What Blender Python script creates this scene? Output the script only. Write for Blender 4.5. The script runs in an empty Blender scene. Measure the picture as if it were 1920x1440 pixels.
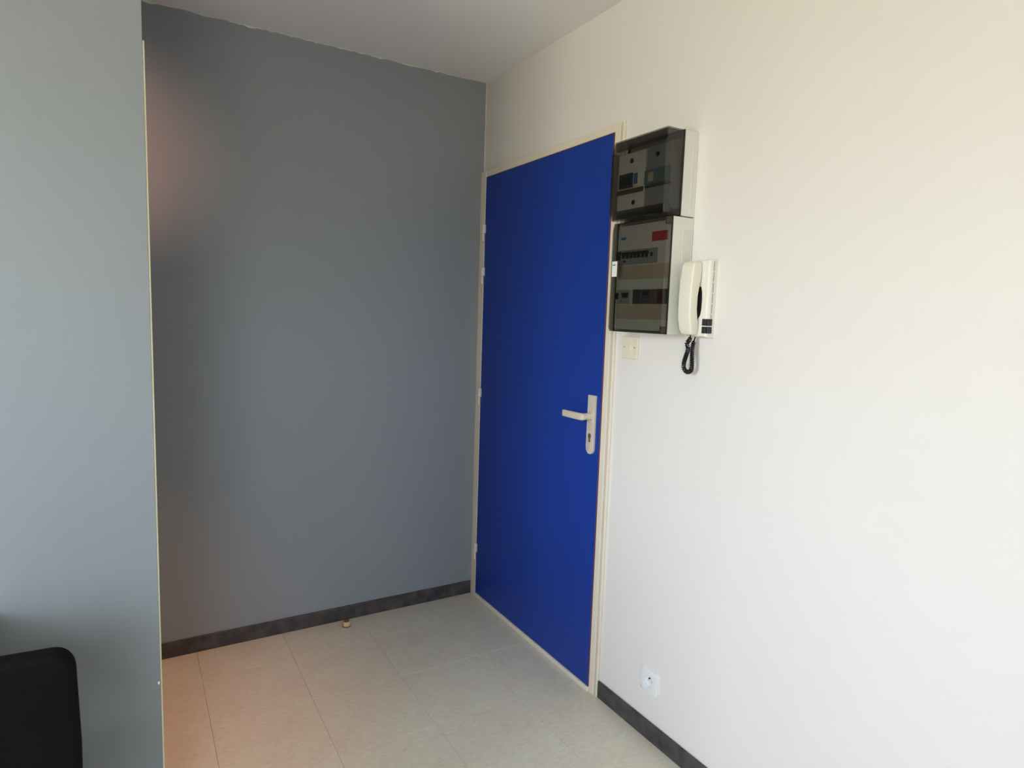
import bpy, bmesh, math, random
from mathutils import Vector, Matrix

random.seed(7)
C = bpy.context.scene.collection
SC = bpy.context.scene

# ---------------------------------------------------------------- camera
cam_d = bpy.data.cameras.new('camera')
cam = bpy.data.objects.new('camera', cam_d)
C.objects.link(cam)
SC.camera = cam
YAW, PITCH, ROLL, F_PX = 0.5399, -0.1083, 0.0327, 1196.48
f = Vector((math.sin(YAW)*math.cos(PITCH), math.cos(YAW)*math.cos(PITCH), math.sin(PITCH)))
r0 = Vector((math.cos(YAW), -math.sin(YAW), 0))
u0 = r0.cross(f)
r = r0*math.cos(ROLL) + u0*math.sin(ROLL)
u = -r0*math.sin(ROLL) + u0*math.cos(ROLL)
M = Matrix((r, u, -f)).transposed().to_4x4()
M.translation = Vector((-1.4643, -2.7594, 1.4084))
cam.matrix_world = M
cam_d.sensor_width = 36
cam_d.lens = F_PX/1920*36
cam_d.clip_start = 0.02

# ---------------------------------------------------------------- light
# room dimensions: the corner behind the door hinges is the origin, x runs left (negative), y towards the viewer (negative)
H = 2.479                       # ceiling height
XL, YR = -3.30, -3.70           # left wall (with the window) and rear wall
YP = -1.07                      # face of the partition
XE = -1.4255                    # free end of the partition
WY0, WY1, WZ0, WZ1 = -2.46, -1.54, 0.84, 2.26   # window opening

SC.view_settings.view_transform = 'Standard'
SC.view_settings.look = 'None'
SC.view_settings.gamma = 1
SC.view_settings.use_curve_mapping = False
SC.view_settings.exposure = 0.0

w = bpy.data.worlds.new('daylight')
SC.world = w
w.use_nodes = True
nt = w.node_tree
nt.nodes.clear()
tc = nt.nodes.new('ShaderNodeTexCoord')
sx = nt.nodes.new('ShaderNodeSeparateXYZ')
mr = nt.nodes.new('ShaderNodeMapRange')
mr.inputs['From Min'].default_value = -1
mr.inputs['From Max'].default_value = 1
rp = nt.nodes.new('ShaderNodeValToRGB')
e = rp.color_ramp.elements
e[0].position = 0.0;  e[0].color = (1.00, 0.91, 0.69, 1)     # sunlit ground and facades outside
e[1].position = 0.49; e[1].color = (1.02, 0.94, 0.71, 1)
for pos, col in ((0.515, (1.53, 1.66, 1.80, 1)), (0.70, (1.50, 1.70, 2.06, 1)), (1.0, (1.15, 1.50, 2.10, 1))):
    q = e.new(pos); q.color = col
bg = nt.nodes.new('ShaderNodeBackground')
bg.inputs['Strength'].default_value = 11.7
wo = nt.nodes.new('ShaderNodeOutputWorld')
nt.links.new(tc.outputs['Generated'], sx.inputs[0])
nt.links.new(sx.outputs['Z'], mr.inputs['Value'])
nt.links.new(mr.outputs[0], rp.inputs[0])
nt.links.new(rp.outputs[0], bg.inputs['Color'])
nt.links.new(bg.outputs[0], wo.inputs[0])

VX0, VX1, VZ0, VZ1 = -2.55, -1.70, 1.12, 1.96      # unseen rear window, added as fill light for the corridor corner
# portals in the window openings: guide sampling of the daylight, give no light themselves
pl = bpy.data.lights.new('window_portal', 'AREA')
pl.shape = 'RECTANGLE'
pl.size, pl.size_y = WY1-WY0, WZ1-WZ0
pl.cycles.is_portal = True
po = bpy.data.objects.new('window_portal', pl)
C.objects.link(po)
po.location = (XL-0.12, (WY0+WY1)/2, (WZ0+WZ1)/2)
po.rotation_euler = Vector((-1, 0, 0)).to_track_quat('Z', 'Y').to_euler()

pl2 = bpy.data.lights.new('window_portal', 'AREA')
pl2.shape = 'RECTANGLE'
pl2.size, pl2.size_y = VX1-VX0, VZ1-VZ0
pl2.cycles.is_portal = True
po2 = bpy.data.objects.new('window_portal', pl2)
C.objects.link(po2)
po2.location = ((VX0+VX1)/2, YR-0.12, (VZ0+VZ1)/2)
po2.rotation_euler = Vector((0, -1, 0)).to_track_quat('Z', 'Y').to_euler()

# ---------------------------------------------------------------- materials
def lin(c):
    return tuple(((v/255/12.92) if v/255 <= 0.04045 else ((v/255+0.055)/1.055)**2.4) for v in c)

class NM:
    def __init__(s, name):
        s.m = bpy.data.materials.new(name)
        s.m.use_nodes = True
        s.t = s.m.node_tree
        s.b = s.t.nodes['Principled BSDF']
        s.out = s.t.nodes['Material Output']
    def n(s, kind, **kw):
        x = s.t.nodes.new(kind)
        for k, v in kw.items():
            if k.startswith('i_'):
                x.inputs[k[2:].replace('_', ' ')].default_value = v
            else:
                setattr(x, k, v)
        return x
    def l(s, a, b):
        s.t.links.new(a, b)

def mat(name, col, rough=0.5, spec=0.5, metal=0.0, var=0.0, vscale=30, bump=0.0, bscale=200, coat=0.0):
    """plain procedural surface: colour with a slight noise variation and fine relief"""
    k = NM(name)
    c = tuple(col)+(1,)
    k.b.inputs['Base Color'].default_value = c
    k.b.inputs['Roughness'].default_value = rough
    k.b.inputs['Specular IOR Level'].default_value = spec
    k.b.inputs['Metallic'].default_value = metal
    k.b.inputs['Coat Weight'].default_value = coat
    co = k.n('ShaderNodeTexCoord')
    if var:
        nz = k.n('ShaderNodeTexNoise'); nz.inputs['Scale'].default_value = vscale; nz.inputs['Detail'].default_value = 4
        k.l(co.outputs['Object'], nz.inputs['Vector'])
        mx = k.n('ShaderNodeMix', data_type='RGBA')
        mx.inputs[6].default_value = tuple(max(0, v*(1-var)) for v in col)+(1,)
        mx.inputs[7].default_value = tuple(min(1, v*(1+var)) for v in col)+(1,)
        k.l(nz.outputs['Fac'], mx.inputs[0])
        k.l(mx.outputs[2], k.b.inputs['Base Color'])
    if bump:
        nb = k.n('ShaderNodeTexNoise'); nb.inputs['Scale'].default_value = bscale; nb.inputs['Detail'].default_value = 3
        k.l(co.outputs['Object'], nb.inputs['Vector'])
        bp = k.n('ShaderNodeBump'); bp.inputs['Strength'].default_value = bump; bp.inputs['Distance'].default_value = 0.002
        k.l(nb.outputs['Fac'], bp.inputs['Height'])
        k.l(bp.outputs[0], k.b.inputs['Normal'])
    return k.m

WHITE_WALL = (0.82, 0.78, 0.735)
GREY_PAINT = (0.275, 0.305, 0.328)
M_white = mat('white_wall_paint', WHITE_WALL, 0.6, 0.3, var=0.015, vscale=3, bump=0.15, bscale=90)
M_ceil = mat('ceiling_paint', (0.90, 0.88, 0.865), 0.8, 0.2, var=0.02, vscale=2, bump=0.15, bscale=120)
M_grey = mat('grey_wall_paint', (0.206, 0.224, 0.236), 0.5, 0.4, var=0.02, vscale=3, bump=0.15, bscale=90)  # tone lowered below the back wall's grey to offset this face's stronger light
M_cream_edge = mat('yellowed_cream_edge', (0.62, 0.60, 0.40), 0.5, 0.4, var=0.05, vscale=20)
M_warmwall = mat('bathroom_paint', (0.75, 0.55, 0.40), 0.6, 0.3, var=0.02, vscale=4)
M_frame = mat('cream_frame_paint', (0.80, 0.73, 0.60), 0.45, 0.4, var=0.03, vscale=12)
M_blue = mat('blue_door_paint', (0.008, 0.042, 0.31), 0.42, 0.35, var=0.04, vscale=6, bump=0.08, bscale=300)
M_edgewood = mat('door_edge_wood', (0.20, 0.06, 0.035), 0.6, 0.3, var=0.2, vscale=60)
M_beigemetal = mat('beige_handle', (0.62, 0.55, 0.44), 0.4, 0.5, var=0.02, vscale=40)
M_cyl = mat('lock_brass', (0.30, 0.22, 0.14), 0.35, 0.5, metal=0.7, var=0.1, vscale=200)
M_black = mat('black_plastic', (0.012, 0.011, 0.013), 0.4, 0.5, var=0.1, vscale=80)
M_dark = mat('dark_grey_plastic', (0.05, 0.05, 0.055), 0.45, 0.5, var=0.08, vscale=80)
M_mid = mat('mid_grey_plastic', (0.30, 0.31, 0.33), 0.5, 0.4, var=0.04, vscale=60)
M_lightgrey = mat('light_grey_plastic', (0.52, 0.54, 0.55), 0.5, 0.4, var=0.03, vscale=60)
M_abs = mat('off_white_plastic', (0.74, 0.74, 0.68), 0.4, 0.45, var=0.015, vscale=20)
M_plate = mat('white_faceplate', (0.72, 0.71, 0.66), 0.45, 0.4, var=0.02, vscale=30)
M_ivory = mat('ivory_plastic', (0.84, 0.79, 0.66), 0.38, 0.45, var=0.015, vscale=20)
M_ivory2 = mat('ivory_base_plastic', (0.80, 0.78, 0.68), 0.4, 0.45, var=0.015, vscale=20)
M_switch = mat('cream_switch_plastic', (0.83, 0.76, 0.58), 0.4, 0.45, var=0.015, vscale=30)
M_socket = mat('white_socket_plastic', (0.84, 0.85, 0.845), 0.35, 0.45, var=0.01, vscale=30)
M_beigestrip = mat('beige_label_strip', (0.58, 0.48, 0.36), 0.6, 0.3, var=0.15, vscale=40)
M_red = mat('red_sticker', (0.50, 0.025, 0.045), 0.5, 0.4, var=0.1, vscale=60)
M_bluemark = mat('blue_print', (0.04, 0.20, 0.50), 0.5, 0.4, var=0.1, vscale=60)
M_bluebtn = mat('blue_button', (0.05, 0.16, 0.34), 0.4, 0.5, var=0.05, vscale=60)
M_green = mat('green_terminal_cover', (0.10, 0.19, 0.19), 0.4, 0.5, var=0.1, vscale=60)
M_brown = mat('brown_rail', (0.10, 0.07, 0.05), 0.5, 0.4, var=0.1, vscale=40)
M_tagwhite = mat('white_tab', (0.86, 0.84, 0.80), 0.45, 0.4, var=0.01, vscale=30)
M_cord = mat('black_cord', (0.012, 0.008, 0.012), 0.45, 0.3, var=0.1, vscale=100)
M_stopwood = mat('cream_wood', (0.70, 0.52, 0.30), 0.5, 0.4, var=0.12, vscale=60)
M_stopbrown = mat('brown_cap', (0.20, 0.11, 0.06), 0.5, 0.4, var=0.15, vscale=60)
M_lip = mat('smoked_lip', (0.030, 0.024, 0.026), 0.35, 0.4, var=0.1, vscale=40)
M_leather = mat('dark_brown_leatherette', (0.0042, 0.0028, 0.0026), 0.8, 0.1, var=0.15, vscale=25, bump=0.25, bscale=350)
M_tablew = mat('white_laminate', (0.82, 0.82, 0.80), 0.15, 0.5, var=0.01, vscale=10)
M_metal = mat('grey_metal', (0.45, 0.45, 0.46), 0.35, 0.5, metal=0.8, var=0.05, vscale=40)
M_slab = mat('floor_joint', (0.38, 0.34, 0.27), 0.8, 0.2, var=0.1, vscale=20)

def edge_painted_wall():
    """grey paint that stops a few millimetres short of the white corner and, raggedly, of the white ceiling"""
    k = NM('grey_paint_with_ragged_top')
    co = k.n('ShaderNodeTexCoord')
    sp = k.n('ShaderNodeSeparateXYZ'); k.l(co.outputs['Object'], sp.inputs[0])
    nz = k.n('ShaderNodeTexNoise', noise_dimensions='1D'); nz.inputs['Scale'].default_value = 9; nz.inputs['Detail'].default_value = 3; nz.inputs['Roughness'].default_value = 0.62
    k.l(sp.outputs['X'], nz.inputs['W'])
    a = k.n('ShaderNodeMath', operation='MULTIPLY_ADD'); a.inputs[1].default_value = 0.024; a.inputs[2].default_value = -0.0095
    k.l(nz.outputs['Fac'], a.inputs[0])
    s = k.n('ShaderNodeMath', operation='ADD'); k.l(sp.outputs['Z'], s.inputs[0]); k.l(a.outputs[0], s.inputs[1])
    g1 = k.n('ShaderNodeMath', operation='GREATER_THAN'); g1.inputs[1].default_value = H; k.l(s.outputs[0], g1.inputs[0])
    g2 = k.n('ShaderNodeMath', operation='GREATER_THAN'); g2.inputs[1].default_value = -0.0045; k.l(sp.outputs['X'], g2.inputs[0])
    mxx = k.n('ShaderNodeMath', operation='MAXIMUM'); k.l(g1.outputs[0], mxx.inputs[0]); k.l(g2.outputs[0], mxx.inputs[1])
    nv = k.n('ShaderNodeTexNoise'); nv.inputs['Scale'].default_value = 3; k.l(co.outputs['Object'], nv.inputs['Vector'])
    mv = k.n('ShaderNodeMix', data_type='RGBA')
    mv.inputs[6].default_value = tuple(v*0.985 for v in GREY_PAINT)+(1,); mv.inputs[7].default_value = tuple(v*1.015 for v in GREY_PAINT)+(1,)
    k.l(nv.outputs['Fac'], mv.inputs[0])
    mx = k.n('ShaderNodeMix', data_type='RGBA'); k.l(mxx.outputs[0], mx.inputs[0]); k.l(mv.outputs[2], mx.inputs[6])
    mx.inputs[7].default_value = (0.66, 0.64, 0.58, 1)
    k.l(mx.outputs[2], k.b.inputs['Base Color'])
    k.b.inputs['Roughness'].default_value = 0.5
    k.b.inputs['Specular IOR Level'].default_value = 0.4
    nb = k.n('ShaderNodeTexNoise'); nb.inputs['Scale'].default_value = 90; k.l(co.outputs['Object'], nb.inputs['Vector'])
    bp = k.n('ShaderNodeBump'); bp.inputs['Strength'].default_value = 0.15; bp.inputs['Distance'].default_value = 0.002
    k.l(nb.outputs['Fac'], bp.inputs['Height']); k.l(bp.outputs[0], k.b.inputs['Normal'])
    return k.m
M_back = edge_painted_wall()

def vinyl():
    """mottled beige vinyl with short streaks, offset per tile"""
    k = NM('beige_vinyl_tile')
    co = k.n('ShaderNodeTexCoord'); oi = k.n('ShaderNodeObjectInfo')
    mul = k.n('ShaderNodeVectorMath', operation='SCALE'); mul.inputs['Scale'].default_value = 37.0
    k.l(oi.outputs['Location'], mul.inputs[0])
    ad = k.n('ShaderNodeVectorMath', operation='ADD'); k.l(co.outputs['Object'], ad.inputs[0]); k.l(mul.outputs[0], ad.inputs[1])
    mp = k.n('ShaderNodeMapping'); mp.inputs['Scale'].default_value = (40, 110, 1); mp.inputs['Rotation'].default_value = (0, 0, 0.6)
    k.l(ad.outputs[0], mp.inputs[0])
    n1 = k.n('ShaderNodeTexNoise'); n1.inputs['Scale'].default_value = 1.0; n1.inputs['Detail'].default_value = 5; n1.inputs['Roughness'].default_value = 0.6
    k.l(mp.outputs[0], n1.inputs['Vector'])
    n2 = k.n('ShaderNodeTexNoise'); n2.inputs['Scale'].default_value = 9; n2.inputs['Detail'].default_value = 3
    k.l(ad.outputs[0], n2.inputs['Vector'])
    r1 = k.n('ShaderNodeValToRGB'); e = r1.color_ramp.elements
    e[0].position = 0.30; e[0].color = (0.645, 0.60, 0.495, 1); e[1].position = 0.68; e[1].color = (0.745, 0.71, 0.62, 1)
    q = e.new(0.5); q.color = (0.70, 0.66, 0.56, 1)
    k.l(n1.outputs['Fac'], r1.inputs[0])
    r2 = k.n('ShaderNodeValToRGB'); e = r2.color_ramp.elements
    e[0].position = 0.35; e[0].color = (0.98, 0.945, 0.92, 1); e[1].position = 0.65; e[1].color = (1.0, 1.02, 0.97, 1)
    k.l(n2.outputs['Fac'], r2.inputs[0])
    mx = k.n('ShaderNodeMix', data_type='RGBA', blend_type='MULTIPLY'); mx.inputs[0].default_value = 1
    k.l(r1.outputs[0], mx.inputs[6]); k.l(r2.outputs[0], mx.inputs[7])
    k.l(mx.outputs[2], k.b.inputs['Base Color'])
    k.b.inputs['Roughness'].default_value = 0.42
    k.b.inputs['Specular IOR Level'].default_value = 0.35
    bp = k.n('ShaderNodeBump'); bp.inputs['Strength'].default_value = 0.08; bp.inputs['Distance'].default_value = 0.001
    k.l(n1.outputs['Fac'], bp.inputs['Height']); k.l(bp.outputs[0], k.b.inputs['Normal'])
    return k.m
M_vinyl = vinyl()

def slate():
    """mottled charcoal skirting"""
    k = NM('charcoal_skirting')
    co = k.n('ShaderNodeTexCoord')
    n1 = k.n('ShaderNodeTexNoise'); n1.inputs['Scale'].default_value = 22; n1.inputs['Detail'].default_value = 5
    k.l(co.outputs['Object'], n1.inputs['Vector'])
    r1 = k.n('ShaderNodeValToRGB'); e = r1.color_ramp.elements
    e[0].position = 0.3; e[0].color = (0.034, 0.028, 0.030, 1); e[1].position = 0.7; e[1].color = (0.090, 0.080, 0.080, 1)
    k.l(n1.outputs['Fac'], r1.inputs[0]); k.l(r1.outputs[0], k.b.inputs['Base Color'])
    k.b.inputs['Roughness'].default_value = 0.55
    return k.m
M_slate = slate()

def smoked():
    """smoked transparent plastic: every crossing of a skin tints the light, plus a gloss"""
    k = NM('smoked_plastic')
    k.t.nodes.remove(k.b)
    tr = k.n('ShaderNodeBsdfTransparent'); tr.inputs['Color'].default_value = (0.62, 0.615, 0.59, 1)
    gl = k.n('ShaderNodeBsdfGlossy'); gl.inputs['Roughness'].default_value = 0.08; gl.inputs['Color'].default_value = (0.9, 0.9, 0.9, 1)
    lw = k.n('ShaderNodeLayerWeight'); lw.inputs['Blend'].default_value = 0.5
    pw = k.n('ShaderNodeMath', operation='POWER'); pw.inputs[1].default_value = 5; k.l(lw.outputs['Facing'], pw.inputs[0])
    fr = k.n('ShaderNodeMath', operation='MULTIPLY_ADD'); fr.inputs[1].default_value = 0.9; fr.inputs[2].default_value = 0.03; k.l(pw.outputs[0], fr.inputs[0])
    nz = k.n('ShaderNodeTexNoise'); nz.inputs['Scale'].default_value = 25
    bp = k.n('ShaderNodeBump'); bp.inputs['Strength'].default_value = 0.02; k.l(nz.outputs['Fac'], bp.inputs['Height']); k.l(bp.outputs[0], gl.inputs['Normal'])
    mx = k.n('ShaderNodeMixShader'); k.l(fr.outputs[0], mx.inputs[0]); k.l(tr.outputs[0], mx.inputs[1]); k.l(gl.outputs[0], mx.inputs[2])
    k.l(mx.outputs[0], k.out.inputs[0])
    return k.m
M_smoke = smoked()

def clear():
    k = NM('window_glass')
    k.t.nodes.remove(k.b)
    tr = k.n('ShaderNodeBsdfTransparent'); tr.inputs['Color'].default_value = (0.97, 0.98, 0.98, 1)
    gl = k.n('ShaderNodeBsdfGlossy'); gl.inputs['Roughness'].default_value = 0.02
    mx = k.n('ShaderNodeMixShader'); mx.inputs[0].default_value = 0.04; k.l(tr.outputs[0], mx.inputs[1]); k.l(gl.outputs[0], mx.inputs[2])
    k.l(mx.outputs[0], k.out.inputs[0])
    return k.m
M_glass = clear()

def emit(name, col, strength):
    k = NM(name)
    k.t.nodes.remove(k.b)
    em = k.n('ShaderNodeEmission'); em.inputs['Color'].default_value = col+(1,); em.inputs['Strength'].default_value = strength
    k.l(em.outputs[0], k.out.inputs[0])
    return k.m

# ---------------------------------------------------------------- mesh helpers
def box(bm, a, b, bev=0.0, seg=2):
    """axis-aligned box between two corners, optionally bevelled"""
    lo = [min(a[i], b[i]) for i in range(3)]; hi = [max(a[i], b[i]) for i in range(3)]
    vs = [bm.verts.new((x, y, z)) for x in (lo[0], hi[0]) for y in (lo[1], hi[1]) for z in (lo[2], hi[2])]
    fs = [(0, 1, 3, 2), (4, 6, 7, 5), (0, 4, 5, 1), (2, 3, 7, 6), (0, 2, 6, 4), (1, 5, 7, 3)]
    faces = [bm.faces.new([vs[i] for i in q]) for q in fs]
    if bev > 0:
        es = list({ed for fc in faces for ed in fc.edges})
        bmesh.ops.bevel(bm, geom=es, offset=bev, segments=seg, affect='EDGES', profile=0.5, clamp_overlap=True)
    return vs

def loft(bm, rings, cap=True):
    """skin a list of equally long closed rings"""
    vr = [[bm.verts.new(p) for p in rg] for rg in rings]
    n = len(vr[0])
    for i in range(len(vr)-1):
        for j in range(n):
            bm.faces.new((vr[i][j], vr[i][(j+1) % n], vr[i+1][(j+1) % n], vr[i+1][j]))
    if cap:
        bm.faces.new(list(reversed(vr[0]))); bm.faces.new(vr[-1])
    return vr

def tube(bm, pts, rad, n=10, cap=True):
    """round tube along a polyline; rad is a number or one per point"""
    rings = []
    pts = [Vector(p) for p in pts]
    prev = None
    for i, p in enumerate(pts):
        t = (pts[min(i+1, len(pts)-1)]-pts[max(i-1, 0)]).normalized()
        a = prev if prev is not None else Vector((0, 0, 1) if abs(t.z) < 0.9 else (1, 0, 0))
        x = (a - t*a.dot(t)).normalized(); prev = x
        y = t.cross(x)
        rr = rad[i] if isinstance(rad, (list, tuple)) else rad
        rings.append([p + (x*math.cos(k*2*math.pi/n) + y*math.sin(k*2*math.pi/n))*rr for k in range(n)])
    loft(bm, rings, cap)

def lathe(bm, prof, n=24, axis='z', at=(0, 0, 0)):
    """revolve (radius, height) pairs about an axis through at; ends are capped"""
    rings = []
    for rr, h in prof:
        rg = []
        for k in range(n):
            a = k*2*math.pi/n
            p = (math.cos(a)*rr, math.sin(a)*rr, h)
            if axis == 'x':
                p = (p[2], p[0], p[1])
            rg.append(tuple(p[i]+at[i] for i in range(3)))
        rings.append(rg)
    loft(bm, rings)

def rrect(w, h, rad, seg=5):
    """rounded rectangle outline centred on 0,0"""
    o = []
    for cx, cy, a0 in ((w/2-rad, h/2-rad, 0), (-w/2+rad, h/2-rad, 90), (-w/2+rad, -h/2+rad, 180), (w/2-rad, -h/2+rad, 270)):
        for k in range(seg+1):
            a = math.radians(a0+90*k/seg)
            o.append((cx+rad*math.cos(a), cy+rad*math.sin(a)))
    return o

def obj(name, bm, m, parent=None, smooth=False, keep=True):
    me = bpy.data.meshes.new(name)
    bmesh.ops.recalc_face_normals(bm, faces=bm.faces)
    bm.to_mesh(me); bm.free()
    me.materials.append(m)
    if smooth:
        for p in me.polygons:
            p.use_smooth = True
        try:
            me.set_sharp_from_angle(angle=math.radians(40))
        except Exception:
            pass
    o = bpy.data.objects.new(name, me)
    C.objects.link(o)
    if parent is not None:
        o.parent = parent
        if keep:
            o.matrix_parent_inverse = world_of(parent).inverted()
    return o

def world_of(o):
    m = o.matrix_basis.copy()
    return (world_of(o.parent) @ o.matrix_parent_inverse @ m) if o.parent else m

def tag(o, label, cat, group=None, kind=None):
    o['label'] = label; o['category'] = cat
    if group: o['group'] = group
    if kind: o['kind'] = kind
    return o

def thing(name, label, cat, loc, group=None, kind=None):
    o = bpy.data.objects.new(name, None)
    o.empty_display_size = 0.05
    C.objects.link(o)
    o.location = loc
    return tag(o, label, cat, group, kind)

def one(name, boxes, m, parent=None, smooth=False):
    """mesh of one or several boxes: (corner, corner, bevel)"""
    bm = bmesh.new()
    for q in boxes:
        box(bm, q[0], q[1], q[2] if len(q) > 2 else 0)
    return obj(name, bm, m, parent, smooth)

S = 'structure'
# ---------------------------------------------------------------- room shell
fl = one('floor', [((XL-0.15, YR-0.15, -0.12), (0.15, 0.15, -0.003))], M_slab)
tag(fl, 'beige mottled vinyl tile floor with faint joints', 'floor', kind=S)
# vinyl tiles, each a piece of its own
xs = [-0.0]; x = -0.265
while x > XL: xs.append(x); x -= 0.3345
xs.append(XL)
ys = [-0.0]; y = -0.222
while y > YR: ys.append(y); y -= 0.3325
ys.append(YR)
tile_mesh = {}
for i in range(len(xs)-1):
    for j in range(len(ys)-1):
        wx, wy = xs[i]-xs[i+1], ys[j]-ys[j+1]
        key = (round(wx, 4), round(wy, 4))
        cx, cy = (xs[i]+xs[i+1])/2, (ys[j]+ys[j+1])/2
        if key not in tile_mesh:
            bm = bmesh.new(); g = 0.0004
            box(bm, (-wx/2+g, -wy/2+g, -0.003), (wx/2-g, wy/2-g, 0.0), 0.0006, 1)
            t = obj('tile', bm, M_vinyl, fl, keep=False)
            tile_mesh[key] = t.data
        else:
            t = bpy.data.objects.new('tile', tile_mesh[key]); C.objects.link(t); t.parent = fl
        t.location = (cx, cy, 0)

tag(one('ceiling', [((XL-0.15, YR-0.15, H), (0.15, 0.15, H+0.12))], M_ceil), 'plain white ceiling above the entrance corner', 'ceiling', kind=S)
tag(one('wall_back', [((XL, 0, 0), (0, 0.15, H))], M_back), 'dark grey painted wall left of the blue door', 'wall', kind=S)
LY0, LY1, LZ1 = -0.972, -0.051, 2.04      # door leaf
FO = 1.003                                 # outer edge of the right jamb
tag(one('wall_right', [((0, YR, 0), (0.15, -FO, H)), ((0, -FO, 2.072), (0.15, 0, H)), ((0, -0.004, 0), (0.15, 0.0, 2.072))], M_white),
    'cream white wall carrying the electrical boxes and the blue door', 'wall', kind=S)
tag(one('wall_rear', [((XL-0.15, YR-0.15, 0), (VX0, YR, H)), ((VX1, YR-0.15, 0), (0.15, YR, H)), ((VX0, YR-0.15, 0), (VX1, YR, VZ0)), ((VX0, YR-0.15, VZ1), (VX1, YR, H))], M_white), 'white wall at the far end of the room facing the grey wall', 'wall', kind=S)
tag(one('wall_left', [((XL-0.15, YR, 0), (XL, 0.15, WZ0)), ((XL-0.15, YR, WZ1), (XL, 0.15, H)),
                      ((XL-0.15, YR, WZ0), (XL, WY0, WZ1)), ((XL-0.15, WY1, WZ0), (XL, 0.15, WZ1))], M_white),
    'white wall with the window that lights the room', 'wall', kind=S)
PT = 0.10
tag(one('wall_partition', [((XL, YP, 0), (XE, YP+PT, H), 0)], M_grey), 'pale blue grey partition wall at the left, nearest the viewer', 'wall', kind=S)
# cream edge strip on the free end of the partition
bm = bmesh.new()
box(bm, (XE, YP+0.002, 0), (XE+0.0042, YP+PT, 1.981), 0.0012, 2)
tr1 = obj('trim_1', bm, M_cream_edge)
tag(tr1, 'thin cream edge strip down the end of the blue grey partition', 'trim', kind=S)
bm = bmesh.new()
lathe(bm, [(0.0012, 0), (0.0042, 0.0006), (0.0036, 0.0016), (0.001, 0.002)], 9, 'z')
bmesh.ops.transform(bm, matrix=Matrix.Translation((XE-0.0035, YP, 0.487)) @ Matrix.Rotation(math.radians(90), 4, 'X') @ Matrix.Diagonal((0.6, 1.1, 1, 1)), verts=bm.verts)
obj('paint_chip', bm, M_socket, tr1)['label'] = 'white paint chip on the edge'
XB = -2.60
tag(one('wall_corridor', [((XB-0.1, YP+PT, 0), (XB, 0, H))], M_white), 'white end wall of the corridor hidden behind the partition', 'wall', kind=S)

# skirting boards
def skirting(name, a, b, label, bev=0.003):
    return tag(one(name, [(a, b, bev)], M_slate), label, 'baseboard', kind=S)
BH = 0.0655
skirting('baseboard_back', (XB, -0.008, 0), (-0.021, 0, BH), 'charcoal skirting board along the dark grey wall')
skirting('baseboard_right', (-0.008, YR, 0), (0, -1.019, BH), 'charcoal skirting board under the socket on the white wall')
skirting('baseboard_partition', (XL, YP-0.008, 0), (XE-0.001, YP, BH), 'charcoal skirting board at the foot of the partition')
skirting('baseboard_left', (XL, YR, 0), (XL+0.008, YP-0.009, BH), 'charcoal skirting board under the window')

# ---------------------------------------------------------------- window (behind the viewer's left shoulder)
win = thing('window_1', 'white framed window with two panes in the left wall', 'window', (XL-0.06, (WY0+WY1)/2, WZ0), kind=S)
X0, X1 = XL-0.09, XL-0.03
fw = 0.045
for a, b in (((X0, WY0, WZ0), (X1, WY1, WZ0+fw)), ((X0, WY0, WZ1-fw), (X1, WY1, WZ1)), ((X0, WY0, WZ0+fw), (X1, WY0+fw, WZ1-fw)),
             ((X0, WY1-fw, WZ0+fw), (X1, WY1, WZ1-fw)), ((X0, (WY0+WY1)/2-0.02, WZ0+fw), (X1, (WY0+WY1)/2+0.02, WZ1-fw))):
    one('window_frame', [(a, b, 0.004)], M_socket, win)
for a, b in ((WY0+fw, (WY0+WY1)/2-0.02), ((WY0+WY1)/2+0.02, WY1-fw)):
    one('pane', [((XL-0.062, a, WZ0+fw), (XL-0.058, b, WZ1-fw))], M_glass, win)
one('window_sill', [((XL-0.03, WY0-0.04, WZ0-0.03), (XL+0.10, WY1+0.04, WZ0), 0.004)], M_socket, win)

win2 = thing('fill_window', 'small white framed window added behind the viewer as fill light', 'window', ((VX0+VX1)/2, YR-0.06, VZ0), kind=S)
Y0, Y1, fw = YR-0.09, YR-0.03, 0.04
for a, b in (((VX0, Y0, VZ0), (VX1, Y1, VZ0+fw)), ((VX0, Y0, VZ1-fw), (VX1, Y1, VZ1)), ((VX0, Y0, VZ0+fw), (VX0+fw, Y1, VZ1-fw)), ((VX1-fw, Y0, VZ0+fw), (VX1, Y1, VZ1-fw))):
    one('window_frame', [(a, b, 0.004)], M_socket, win2)
one('pane', [((VX0+fw, YR-0.062, VZ0+fw), (VX1-fw, YR-0.058, VZ1-fw))], M_glass, win2)

# ---------------------------------------------------------------- blue door
XF = -0.015
door = thing('door_1', 'blue entrance door with cream frame and beige lever handle', 'door', (0, -0.51, 0), kind=S)
one('leaf', [((-0.017, LY0, 0.021), (0.024, LY1, LZ1), 0.0015)], M_blue, door)
one('edge_band', [((-0.0168, LY0-0.0022, 0.021), (0.023, LY0-0.0001, LZ1+0.0018)), ((-0.0168, LY0, LZ1+0.0001), (0.023, LY1, LZ1+0.0018))], M_edgewood, door)['label'] = 'reddish brown bare leaf edge'
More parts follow.
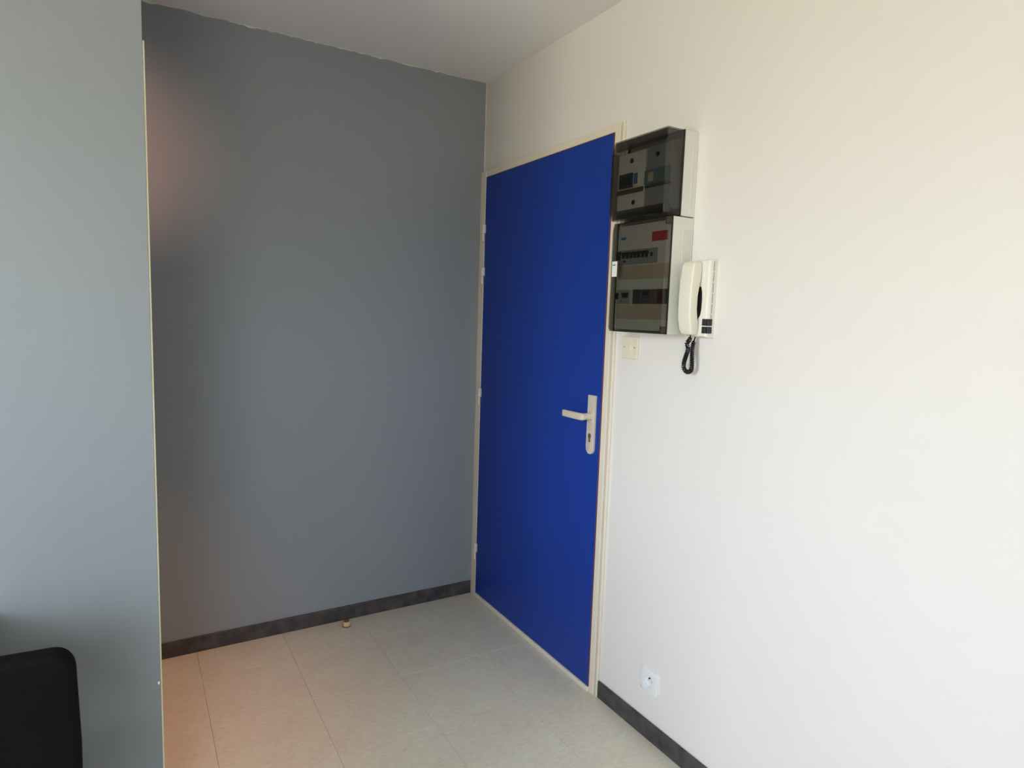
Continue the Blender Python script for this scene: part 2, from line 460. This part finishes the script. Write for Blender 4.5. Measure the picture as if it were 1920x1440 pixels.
# jambs and head: flat front, a groove, then a slim bead against the wall
one('frame_jamb', [((XF, -FO, 0), (0.10, LY0-0.0032, 2.072), 0.002), ((0.027, LY0-0.004, 0), (0.10, LY0+0.016, LZ1), 0)], M_frame, door)
one('frame_jamb', [((XF-0.003, LY1+0.003, 0), (0.10, -0.0005, 2.072), 0.002), ((0.027, LY1-0.016, 0), (0.10, LY1+0.004, LZ1), 0)], M_frame, door)
one('frame_head', [((XF, LY0-0.003, LZ1+0.0035), (0.10, LY1+0.003, 2.072), 0.002), ((0.027, LY0, LZ1-0.016), (0.10, LY1, LZ1+0.005), 0)], M_frame, door)
one('casing_bead', [((-0.0035, -1.0105, 0), (0.0, -1.0025, 2.072), 0.0005), ((-0.011, -1.0185, 0), (0.0, -1.0105, 2.074), 0.0025)], M_frame, door)
one('threshold', [((-0.022, LY0-0.003, 0), (0.10, LY1+0.003, 0.0185), 0.003)], M_frame, door)
for z0, z1 in ((1.747, 1.826), (1.547, 1.627), (0.969, 1.049), (0.190, 0.274)):
    zm = (z0+z1)/2 - 0.002
    bm = bmesh.new()
    lathe(bm, [(0.0055, zm+0.0005), (0.0075, zm+0.001), (0.0075, z1-0.002), (0.005, z1)], 14, 'z', (-0.022, -0.048, 0))
    box(bm, (-0.0185, -0.060, zm+0.001), (-0.0168, -0.046, z1-0.001), 0.0005, 1)
    hg = obj('hinge', bm, M_abs, door, True)
    bm = bmesh.new()
    lathe(bm, [(0.005, z0), (0.0068, z0+0.002), (0.0068, zm-0.001), (0.0055, zm-0.0003)], 14, 'z', (-0.022, -0.046, 0))
    obj('hinge_pin', bm, M_frame, hg, True)
# handle plate with a rounded foot
bm = bmesh.new()
prof = [(-0.905, 1.125), (-0.948, 1.125)]
yc, zc, rr = -0.9265, 0.928, 0.0215
prof = [(yc+rr, 1.125), (yc-rr, 1.125)] + [(yc-rr*math.cos(a), zc-rr*math.sin(a)) for a in [math.pi*k/14 for k in range(15)]]
vr = loft(bm, [[(-0.0165, a, b) for a, b in prof], [(-0.0255, a, b) for a, b in prof]])
es = [bm.edges.get((vr[1][i], vr[1][(i+1) % len(vr[1])])) for i in range(len(vr[1]))]
bmesh.ops.bevel(bm, geom=es, offset=0.0015, segments=2, affect='EDGES', profile=0.5)
hp = obj('handle_plate', bm, M_beigemetal, door, True)
hp['label'] = 'beige rounded handle plate'
# lever: round neck, then a flat bar towards the hinges
bm = bmesh.new()
zl = 1.048
lathe(bm, [(0.0155, -0.0255), (0.0150, -0.030), (0.0125, -0.034), (0.0125, -0.066)], 20, 'x', (0, -0.926, zl))
rings = []
for yy, xc, hh, tt in ((-0.9385, -0.064, 0.018, 0.010), (-0.934, -0.0655, 0.024, 0.014), (-0.925, -0.067, 0.0262, 0.0155), (-0.900, -0.0695, 0.0262, 0.0130), (-0.860, -0.0715, 0.0258, 0.0115), (-0.822, -0.0725, 0.0255, 0.0105), (-0.8185, -0.0725, 0.0235, 0.0085)):
    rings.append([(xc+a, yy, zl+b) for a, b in rrect(tt, hh, min(tt, hh)*0.35, 4)])
loft(bm, rings)
obj('lever', bm, M_beigemetal, hp, True)['label'] = 'beige lever handle'
# euro cylinder: round barrel over a narrower foot
bm = bmesh.new()
zc2 = 0.975
lathe(bm, [(0.0088, -0.0245), (0.0088, -0.0268), (0.0078, -0.0275)], 20, 'x', (0, -0.9255, zc2))
box(bm, (-0.0245, -0.9255-0.005, zc2-0.024), (-0.0270, -0.9255+0.005, zc2-0.004), 0.0012, 2)
lk = obj('lock_cylinder', bm, M_cyl, hp, True)
one('keyhole', [((-0.0272, -0.9263, zc2-0.006), (-0.0278, -0.9247, zc2+0.005))], M_black, hp)

# ---------------------------------------------------------------- upper electrical box
BY0, BY1 = -1.349, -1.101
ub = thing('meter_box', 'upper electrical box with deep smoked transparent cover beside the door top', 'electrical box', (0, -1.225, 1.716))
bm = bmesh.new()
box(bm, (0, BY0, 1.716), (-0.012, BY1, 1.962), 0.002, 2)                # back
box(bm, (-0.010, BY0, 1.716), (-0.056, BY0+0.004, 1.962), 0.001, 1)
box(bm, (-0.010, BY1-0.004, 1.716), (-0.056, BY1, 1.962), 0.001, 1)
box(bm, (-0.010, BY0+0.003, 1.716), (-0.056, BY1-0.003, 1.720), 0.001, 1)
box(bm, (-0.010, BY0+0.003, 1.958), (-0.056, BY1-0.003, 1.962), 0.001, 1)
box(bm, (-0.020, BY0-0.0012, 1.730), (-0.0225, BY0+0.002, 1.950), 0.0005, 1)   # fine ridge along the side
obj('back_box', bm, M_abs, ub)

def cover(name, secs, xb, yr, bev, parent, th=0.0025):
    """open-backed smoked cover; secs are (z, front x, left y) from bottom to top"""
    bm = bmesh.new()
    rows = [[(xb, yl, z), (xf, yl, z), (xf, yr, z), (xb, yr, z)] for z, xf, yl in secs]
    vr = [[bm.verts.new(p) for p in rw] for rw in rows]
    for i in range(len(vr)-1):
        for j in range(3):
            bm.faces.new((vr[i][j], vr[i+1][j], vr[i+1][j+1], vr[i][j+1]))
    bm.faces.new(vr[0]); bm.faces.new(list(reversed(vr[-1])))
    bm.normal_update()
    bmesh.ops.recalc_face_normals(bm, faces=bm.faces)
    es = [ed for ed in bm.edges if len(ed.link_faces) == 2 and ed.calc_face_angle(0) > math.radians(40)]
    if bev:
        bmesh.ops.bevel(bm, geom=es, offset=bev, segments=3, affect='EDGES', profile=0.5)
    o = obj(name, bm, M_smoke, parent)
    md = o.modifiers.new('thickness', 'SOLIDIFY'); md.thickness = th; md.offset = -1
    o['label'] = 'smoked transparent cover'
    z0, z1, yl = secs[0][0], secs[-1][0], max(q[2] for q in secs)
    # solid lip round the back edge of the cover
    lip = one('cover_lip', [((xb, yr-0.0006, z0), (xb-0.0035, yr+0.003, z1)), ((xb, yl-0.003, z0), (xb-0.0035, yl+0.0006, z1)),
                            ((xb, yr, z0-0.0006), (xb-0.0035, yl, z0+0.002)), ((xb, yr, z1-0.002), (xb-0.0035, yl, z1+0.0006))], M_lip, o)
    lip['label'] = 'dark lip of the smoked cover'
    return o
cu = cover('cover', [(1.716, -0.123, -1.109), (1.748, -0.128, -1.101), (1.927, -0.128, -1.101), (1.962, -0.1255, -1.113)], -0.0565, -1.349, 0.004, ub, 0.0035)
one('inner_band', [((-0.1195, -1.343, 1.9285), (-0.1205, -1.116, 1.9575))], M_smoke, cu)
one('inner_band', [((-0.1195, -1.343, 1.7205), (-0.1205, -1.113, 1.7465))], M_smoke, cu)
one('inner_band', [((-0.0605, -1.1062, 1.7475), (-0.1185, -1.1050, 1.9275))], M_smoke, cu)
one('hinge_clip', [((-0.100, -1.3485, 1.722), (-0.124, -1.341, 1.746), 0.0015)], M_dark, ub)
# inside: pale breaker panel on the left, grey meter on the right
FX = -0.100
one('breaker_panel', [((-0.012, -1.231, 1.726), (FX, -1.106, 1.925), 0.003)], M_plate, ub)
dv = one('main_breaker', [((FX, -1.182, 1.817), (FX-0.006, -1.118, 1.862), 0.0015)], M_dark, ub)
one('breaker_toggle', [((FX-0.006, -1.178, 1.824), (FX-0.012, -1.126, 1.848), 0.002)], M_black, dv)
bf = one('test_button_frame', [((FX, -1.212, 1.819), (FX-0.005, -1.184, 1.862), 0.001)], M_tagwhite, ub)
one('test_button', [((FX-0.005, -1.2065, 1.824), (FX-0.008, -1.1895, 1.857), 0.001)], M_bluebtn, bf)
one('rail', [((FX, -1.229, 1.799), (FX-0.005, -1.106, 1.813), 0.001)], M_brown, ub)
mt = one('meter', [((-0.012, -1.343, 1.735), (FX+0.006, -1.2325, 1.930), 0.004)], M_mid, ub)
one('terminal_cover', [((FX+0.006, -1.336, 1.814), (FX-0.004, -1.234, 1.858), 0.002)], M_green, mt)
one('meter_label', [((FX-0.004, -1.275, 1.822), (FX-0.0048, -1.252, 1.848))], M_beigestrip, mt)
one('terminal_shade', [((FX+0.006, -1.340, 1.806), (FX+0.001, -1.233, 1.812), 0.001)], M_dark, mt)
for par, yy, zz, off in ((ub, -1.170, 1.899, 0), (mt, -1.279, 1.901, 0.006), (ub, -1.186, 1.770, 0)):
    bm = bmesh.new()
    lathe(bm, [(0.0075, FX+off+0.0005), (0.0075, FX+off-0.002), (0.005, FX+off-0.0035)], 14, 'x', (0, yy, zz))
    obj('screw', bm, M_black, par, True)

# ---------------------------------------------------------------- lower electrical box (fuse board)
LB0, LB1 = 1.364, 1.7125
lb = thing('fuse_board', 'lower electrical box with rows of fuses behind smoked cover and red sticker', 'electrical box', (0, -1.226, LB0))
bm = bmesh.new()
LYR, LYL = -1.350, -1.103
box(bm, (0, LYR, LB0), (-0.012, LYL, LB1), 0.002, 2)
box(bm, (-0.010, LYR, LB0), (-0.085, LYR+0.004, LB1), 0.0012, 1)
box(bm, (-0.010, LYL-0.004, LB0), (-0.085, LYL, LB1), 0.0012, 1)
box(bm, (-0.010, LYR+0.003, LB0), (-0.085, LYL-0.003, LB0+0.004), 0.0012, 1)
box(bm, (-0.010, LYR+0.003, LB1-0.004), (-0.085, LYL-0.003, LB1), 0.0012, 1)
bx = obj('back_box', bm, M_abs, lb)
for k in range(9):                                     # fine ribs on the side
    xx = -0.004 - k*0.0047
    one('rib', [((xx, LYR-0.0012, 1.402), (xx-0.0018, LYR+0.0005, 1.676), 0.0004)], M_abs, bx)
PX = -0.080                                            # face plate plane
fp = one('face_plate', [((PX+0.004, LYR+0.005, 1.372), (PX, LYL-0.005, 1.705), 0.001)], M_plate, lb)
one('top_plate', [((PX, LYR+0.010, 1.684), (PX-0.002, LYL-0.010, 1.703), 0.0005)], M_plate, lb)
def toggle(y, z, par, wd=0.0125, ht=0.020):
    """black fuse lever, wide head over a narrow foot"""
    bm = bmesh.new()
    pr = [(y+wd/2, z+ht/2), (y+wd/2, z+ht*0.15), (y+wd*0.22, z-ht*0.02), (y+wd*0.22, z-ht/2), (y-wd*0.32, z-ht/2), (y-wd*0.32, z), (y-wd/2, z+ht*0.15), (y-wd/2, z+ht/2)]
    loft(bm, [[(PX-0.004, a, b) for a, b in pr], [(PX-0.012, a, b) for a, b in pr]])
    return obj('toggle', bm, M_black, par)
# upper row
r1 = one('fuse_row', [((PX-0.0005, -1.287, 1.581), (PX-0.005, -1.110, 1.626), 0.001)], M_mid, lb)
r1['label'] = 'upper grey row of black fuse levers'
for k in range(7):
    toggle(-1.1385-k*0.0178, 1.609, r1)
toggle(-1.116, 1.609, r1, 0.011, 0.028)
toggle(-1.268, 1.606, r1, 0.005, 0.012)
one('indicator', [((PX-0.005, -1.147, 1.587), (PX-0.008, -1.138, 1.594), 0.001)], M_black, r1)
# lower row: fuses, blank, contactor, timer
r2 = one('fuse_row', [((PX-0.0005, -1.173, 1.455), (PX-0.005, -1.110, 1.499), 0.001)], M_mid, lb)
r2['label'] = 'lower grey fuses with black levers'
for yy in (-1.1465, -1.1615):
    toggle(yy, 1.482, r2, 0.0125, 0.016)
toggle(-1.116, 1.480, r2, 0.008, 0.020)
one('indicator', [((PX-0.005, -1.136, 1.4605), (PX-0.007, -1.131, 1.4655), 0.001)], M_black, r2)
one('blank_module', [((PX-0.0005, -1.189, 1.456), (PX-0.006, -1.1735, 1.499), 0.001)], M_lightgrey, lb)
one('contactor', [((PX-0.0005, -1.219, 1.455), (PX-0.007, -1.190, 1.500), 0.001)], M_dark, lb)
tm = one('timer', [((PX-0.0005, -1.301, 1.455), (PX-0.006, -1.220, 1.500), 0.001)], mat('timer_grey', (0.11, 0.10, 0.10), 0.5, 0.4, var=0.05), lb)
one('display', [((PX-0.006, -1.262, 1.480), (PX-0.0068, -1.234, 1.495))], M_black, tm)
one('display_label', [((PX-0.006, -1.264, 1.4735), (PX-0.0066, -1.233, 1.4765))], M_black, tm)
for k in range(4):
    one('button', [((PX-0.006, -1.241-k*0.009, 1.460), (PX-0.008, -1.235-k*0.009, 1.466), 0.001)], M_dark, tm)
one('red_module', [((PX-0.0005, -1.322, 1.455), (PX-0.006, -1.3015, 1.500), 0.001)], mat('dark_red_plastic', (0.075, 0.015, 0.025), 0.5, 0.4, var=0.05), lb)
one('black_module', [((PX-0.0005, -1.343, 1.455), (PX-0.006, -1.3225, 1.500), 0.001)], M_black, lb)
one('label_strip', [((PX-0.0005, -1.343, 1.534), (PX-0.0035, -1.110, 1.576), 0.001)], M_beigestrip, lb)
one('label_strip', [((PX-0.0005, -1.343, 1.4075), (PX-0.0035, -1.110, 1.4515), 0.001)], M_beigestrip, lb)
rs = one('warning_sticker', [((PX-0.0003, -1.326, 1.646), (PX-0.0012, -1.259, 1.675))], M_red, lb)
rs['label'] = 'red warning sticker'
def smile(name, yc, zc, wd, ht, x, par, m):
    """small printed crescent: flat top, curved belly"""
    bm = bmesh.new()
    pr = [(yc+wd/2, zc+ht/2), (yc-wd/2, zc+ht/2)] + [(yc-wd/2*math.cos(a), zc+ht*0.1-ht*0.6*math.sin(a)) for a in [math.pi*k/10 for k in range(11)]]
    loft(bm, [[(x, a, b) for a, b in pr], [(x-0.0006, a, b) for a, b in pr]])
    return obj(name, bm, m, par)
smile('logo', -1.126, 1.664, 0.026, 0.009, PX-0.0003, lb, M_bluemark)['label'] = 'small blue printed mark'
cv = cover('cover', [(LB0+0.001, -0.1085, -1.1075), (1.378, -0.110, -1.1035), (1.690, -0.110, -1.1035), (1.7115, -0.1085, -1.1085)], -0.0855, -1.350, 0.002, lb)
tb = one('cover_tab', [((-0.1105, -1.1365, 1.541), (-0.1135, -1.1135, 1.590), 0.0008)], M_tagwhite, cv)
tb['label'] = 'white pull tab with a blue mark'
one('tab_mark', [((-0.1134, -1.131, 1.5765), (-0.1138, -1.1175, 1.580))], M_bluemark, cv)
one('corner_clip', [((-0.088, -1.3485, 1.368), (-0.1075, -1.341, 1.388), 0.001)], M_brown, cv)
one('corner_clip', [((-0.088, -1.3485, 1.688), (-0.1075, -1.341, 1.709), 0.001)], M_brown, cv)

# ---------------------------------------------------------------- intercom telephone
ph = thing('intercom_phone', 'ivory intercom handset on its wall base with two black buttons and coiled cord', 'intercom', (0, -1.408, 1.36))
PYL, PYR = -1.363, -1.453
bm = bmesh.new()
rings = []
for x0, dy, dz in ((0.0, 0, 0), (-0.022, 0.0005, 0.0005), (-0.027, 0.003, 0.002), (-0.030, 0.008, 0.004)):
    rings.append([(x0, PYL-dy*0.4, 1.36+dz), (x0, PYR+dy, 1.36+dz), (x0, PYR+dy, 1.585-dz), (x0, PYL-dy*0.4, 1.585-dz)])
loft(bm, rings)
base = obj('wall_base', bm, M_ivory2, ph)
for k in range(6):                                      # louvre slits down the side
    z0 = 1.400 + k*0.0305
    one('slit', [((-0.0135, PYR+0.001, z0), (-0.0160, PYR-0.0003, z0+0.0265))], M_mid, base)
for z0 in (1.372, 1.3945):
    bm = bmesh.new()
    box(bm, (-0.027, PYR+0.0035, z0), (-0.0318, PYR+0.0185, z0+0.0195), 0.0008, 1)
    box(bm, (-0.010, PYR+0.004, z0), (-0.029, PYR-0.0015, z0+0.0195), 0.0008, 1)
    obj('button', bm, M_black, ph)['label'] = 'black push button'
bm = bmesh.new()
pr = [(-1.390, 1.414), (-1.4155, 1.412), (-1.4245, 1.424), (-1.4275, 1.440), (-1.4285, 1.470), (-1.4270, 1.490), (-1.4225, 1.507), (-1.390, 1.507)]
loft(bm, [[(-0.0299, a, b) for a, b in pr], [(-0.0304, a, b) for a, b in pr]])
obj('recess_shade', bm, M_black, base)  # flat black patch painting the shade in the gap behind the handset
# handset, lofted up its length
bm = bmesh.new()
rings = []
HY0, HY1 = -1.4235, -1.3755
hs = [(1.3655, -0.036, -0.050, 0.014), (1.368, -0.0315, -0.057, 0.005), (1.380, -0.031, -0.064, 0.001), (1.400, -0.032, -0.068, 0), (1.415, -0.037, -0.0705, 0), (1.440, -0.041, -0.072, 0),
      (1.480, -0.041, -0.0725, 0), (1.505, -0.037, -0.0715, 0), (1.530, -0.032, -0.070, 0), (1.560, -0.0305, -0.067, 0), (1.572, -0.0305, -0.064, 0.001), (1.577, -0.032, -0.058, 0.004), (1.579, -0.036, -0.052, 0.007)]
for z, xb, xf, ins in hs:
    wd, dp = (HY1-HY0)-2*ins, xb-xf
    rings.append([((xb+xf)/2+a, (HY0+HY1)/2+b, z) for a, b in rrect(dp, wd, min(dp, wd)*0.13, 4)])
loft(bm, rings)
obj('handset', bm, M_ivory, ph, True)['label'] = 'ivory telephone handset'
# coiled cord: a hanging loop, wound as a helix
def bez(ps, n):
    out = []
    ps = [Vector(p) for p in ps]
    for i in range(len(ps)-1):
        p0, p1, p2, p3 = ps[max(i-1, 0)], ps[i], ps[i+1], ps[min(i+2, len(ps)-1)]
        for k in range(n):
            t = k/n
            out.append(0.5*((2*p1)+(-p0+p2)*t+(2*p0-5*p1+4*p2-p3)*t*t+(-p0+3*p1-3*p2+p3)*t**3))
    out.append(ps[-1])
    return out
PATH = [(-0.040, -1.4010, 1.366), (-0.040, -1.3995, 1.352), (-0.041, -1.391, 1.341), (-0.040, -1.3955, 1.325), (-0.038, -1.388, 1.305), (-0.034, -1.377, 1.283), (-0.031, -1.3745, 1.265), (-0.029, -1.386, 1.254),
        (-0.028, -1.400, 1.259), (-0.028, -1.4035, 1.275), (-0.028, -1.4015, 1.300), (-0.026, -1.399, 1.325), (-0.023, -1.3995, 1.345), (-0.018, -1.401, 1.362)]
cl = bez(PATH, 40)
L = [0.0]
for i in range(1, len(cl)): L.append(L[-1]+(cl[i]-cl[i-1]).length)
pts = []
prev = Vector((1, 0, 0))
N = 1150
j = 0
for k in range(N+1):
    s = L[-1]*k/N
    while j < len(L)-2 and L[j+1] < s: j += 1
    t = (s-L[j])/max(1e-9, L[j+1]-L[j])
    p = cl[j].lerp(cl[j+1], t)
    tg = (cl[j+1]-cl[j]).normalized()
    xa = (prev - tg*prev.dot(tg)).normalized(); prev = xa
    ya = tg.cross(xa)
    env = min(1, max(0, (s-0.004)/0.006), max(0, (L[-1]-0.012-s)/0.008))
    a = 2*math.pi*s/0.0052
    pts.append(p + (xa*math.cos(a)+ya*math.sin(a))*0.0052*max(0, env))
bm = bmesh.new()
tube(bm, pts, 0.0019, 6)
obj('coiled_cord', bm, M_cord, ph, True)['label'] = 'black coiled cord'

# ---------------------------------------------------------------- light switch
sw = thing('light_switch', 'small square cream light switch under the fuse board', 'switch', (0, -1.0995, 1.31))
sp = one('switch_plate', [((0, -1.138, 1.272), (-0.0085, -1.062, 1.3475), 0.002)], M_switch, sw)
bm = bmesh.new()
yy0, yy1 = -1.1055, -1.0935
loft(bm, [[(-0.008, yy0, z), (-0.008-d, yy0, z), (-0.008-d, yy1, z), (-0.008, yy1, z)] for z, d in ((1.2985, 0.0005), (1.2995, 0.0055), (1.312, 0.0035), (1.3255, 0.0008))])
obj('rocker', bm, M_switch, sw)
for yy in (-1.0725, -1.124):
    bm = bmesh.new(); lathe(bm, [(0.0024, -0.008), (0.0024, -0.0089), (0.0016, -0.0092)], 12, 'x', (0, yy, 1.311))
    obj('screw', bm, M_cyl, sw, True)

# ---------------------------------------------------------------- wall socket
sk = thing('wall_socket', 'square white power socket low on the white wall', 'socket', (0, -1.280, 0.203))
cy, cz, hw = -1.2805, 0.203, 0.0405
bm = bmesh.new()
NS = 40
def sq(a, h, rc=0.004):
    c, s = math.cos(a), math.sin(a)
    k = h/max(abs(c), abs(s))
    return c*k, s*k
ang = [2*math.pi*(k+0.5)/NS for k in range(NS)]
ro, ri = 0.0215, 0.0205
rings = [[(0.0, cy+sq(a, hw)[0], cz+sq(a, hw)[1]) for a in ang],
         [(-0.0065, cy+sq(a, hw)[0], cz+sq(a, hw)[1]) for a in ang],
         [(-0.0085, cy+sq(a, hw-0.002)[0], cz+sq(a, hw-0.002)[1]) for a in ang],
         [(-0.0095, cy+sq(a, 0.0265)[0], cz+sq(a, 0.0265)[1]) for a in ang],
         [(-0.0100, cy+ro*math.cos(a), cz+ro*math.sin(a)) for a in ang],
         [(-0.0095, cy+ri*math.cos(a), cz+ri*math.sin(a)) for a in ang],
         [(-0.0008, cy+ri*0.96*math.cos(a), cz+ri*0.96*math.sin(a)) for a in ang]]
vr = loft(bm, rings, False)
bm.faces.new(vr[-1])
obj('socket_plate', bm, M_socket, sk, True)
for dy in (-0.0095, 0.0095):
    bm = bmesh.new(); lathe(bm, [(0.0026, -0.0009), (0.0026, -0.0013)], 12, 'x', (0, cy+dy, cz))
    obj('socket_hole', bm, M_lightgrey, sk)
bm = bmesh.new(); lathe(bm, [(0.0026, -0.0009), (0.0026, -0.0065), (0.0018, -0.0085)], 12, 'x', (0, cy-0.001, cz+0.011))
obj('earth_pin', bm, M_dark, sk, True)

# ---------------------------------------------------------------- doorstop
ds = thing('doorstop', 'small round cream doorstop with brown top on the floor by the grey wall', 'doorstop', (-0.672, -0.068, 0))
bm = bmesh.new(); lathe(bm, [(0.0165, 0), (0.018, 0.001), (0.018, 0.004), (0.0168, 0.006)], 24, 'z', (-0.672, -0.068, 0)); obj('foot_shadow', bm, M_stopbrown, ds, True)  # brown ring standing for the shadow round the foot
bm = bmesh.new(); lathe(bm, [(0.0168, 0.006), (0.0172, 0.008), (0.0172, 0.022), (0.0155, 0.025), (0.013, 0.025)], 24, 'z', (-0.672, -0.068, 0)); obj('stop_body', bm, M_stopwood, ds, True)
bm = bmesh.new(); lathe(bm, [(0.013, 0.0245), (0.013, 0.0265), (0.0105, 0.028)], 24, 'z', (-0.672, -0.068, 0)); obj('cap', bm, M_stopbrown, ds, True)

# ---------------------------------------------------------------- chair tucked in at a small table
CHX0, CHX1, CHY = -1.985, -1.556, -1.56
ch = thing('dining_chair', 'black brown padded chair with its back towards the viewer', 'chair', ((CHX0+CHX1)/2, -1.36, 0))
bm = bmesh.new()
rings = []
cxm, wd = (CHX0+CHX1)/2, CHX1-CHX0
ol = []
ztop, zbot, rc = 0.852, 0.50, 0.031
ol = [(CHX1+0.001, zbot), (CHX1+0.003, 0.68)]
for k in range(9):
    a = math.radians(3+84*k/8)
    ol.append((CHX1-rc*0.95+rc*0.95*math.cos(a), ztop-rc*1.25+rc*1.25*math.sin(a)))
ol.append((cxm, ztop+0.006))
for k in range(9):
    a = math.radians(93+84*k/8)
    ol.append((CHX0+rc*0.95+rc*0.95*math.cos(a), ztop-rc*1.25+rc*1.25*math.sin(a)))
ol += [(CHX0-0.005, 0.68), (CHX0-0.012, zbot)]
ccz = 0.69
for yy, sc in ((-0.020, 0.95), (-0.0155, 0.982), (-0.008, 1.0), (0.008, 1.0), (0.0155, 0.982), (0.020, 0.95)):
    rings.append([(cxm+(a-cxm)*sc, CHY+yy+0.10*(0.85-b)*1.0*0.25, ccz+(b-ccz)*sc) for a, b in ol])
loft(bm, rings)
obj('backrest', bm, M_leather, ch, True)
bm = bmesh.new(); box(bm, (CHX0+0.045, -1.535, 0.41), (CHX1-0.045, -1.15, 0.465), 0.02, 3); obj('seat', bm, M_leather, ch, True)
for lx in (CHX0+0.05, CHX1-0.05):
    bm = bmesh.new(); tube(bm, [(lx, CHY+0.012, 0.53), (lx, CHY+0.02, 0.42), (lx, CHY+0.01, 0.0)], [0.016, 0.018, 0.013], 12); obj('leg', bm, M_leather, ch, True)
    bm = bmesh.new(); tube(bm, [(lx, -1.16, 0.44), (lx, -1.155, 0.0)], [0.018, 0.013], 12); obj('leg', bm, M_leather, ch, True)
tbx = thing('pedestal_table', 'white topped table against the partition in front of the dark chair', 'table', (-2.25, -1.30, 0))
one('tabletop', [((-2.80, -1.515, 0.712), (-1.735, YP-0.002, 0.736), 0.003)], M_tablew, tbx)
bm = bmesh.new(); lathe(bm, [(0.035, 0.02), (0.035, 0.712)], 20, 'z', (-2.27, -1.30, 0)); obj('column', bm, M_metal, tbx, True)
bm = bmesh.new(); lathe(bm, [(0.19, 0.0), (0.19, 0.012), (0.06, 0.024)], 32, 'z', (-2.27, -1.30, 0)); obj('base', bm, M_metal, tbx, True)

# ---------------------------------------------------------------- twin spotlight in the corridor behind the partition
PB = YP+PT
lp = thing('spotlight', 'twin spotlight with warm bulbs on the corridor side of the partition', 'lamp', (-1.85, PB, 1.95))
one('wall_plate', [((-1.91, PB, 1.90), (-1.79, PB+0.02, 2.00), 0.004)], M_socket, lp)
for px, aim, tint, watts, cone in ((-1.89, (-1.60, 0, 1.95), (1.0, 0.50, 0.34), 25.0, 56), (-1.81, (-1.62, -0.55, 0), (1.0, 0.42, 0.18), 52.0, 62)):
    org = Vector((px, PB+0.10, 1.95))
    d = (Vector(aim)-org).normalized()
    bm = bmesh.new(); tube(bm, [org-d*0.075, org-d*0.07, org+d*0.0, org+d*0.03], [0.012, 0.026, 0.036, 0.040], 18, False); obj('shade', bm, M_metal, lp, True)
    bm = bmesh.new(); tube(bm, [(px, PB+0.02, 1.95), (px, PB+0.06, 1.95), org-d*0.07], 0.006, 10); obj('arm', bm, M_metal, lp, True)
    bm = bmesh.new(); bmesh.ops.create_uvsphere(bm, u_segments=14, v_segments=8, radius=0.022); bmesh.ops.translate(bm, verts=bm.verts, vec=org-d*0.02)
    obj('bulb', bm, emit('bulb_glow', (1.0, 0.45, 0.22), 4.0), lp, True)
    ld = bpy.data.lights.new('spot_beam', 'SPOT'); ld.energy = watts; ld.color = tint; ld.spot_size = math.radians(cone); ld.spot_blend = 1.0; ld.shadow_soft_size = 0.03
    lo = bpy.data.objects.new('spot_beam', ld); C.objects.link(lo); lo.location = org+d*0.035
    lo.rotation_euler = (-d).to_track_quat('Z', 'Y').to_euler()
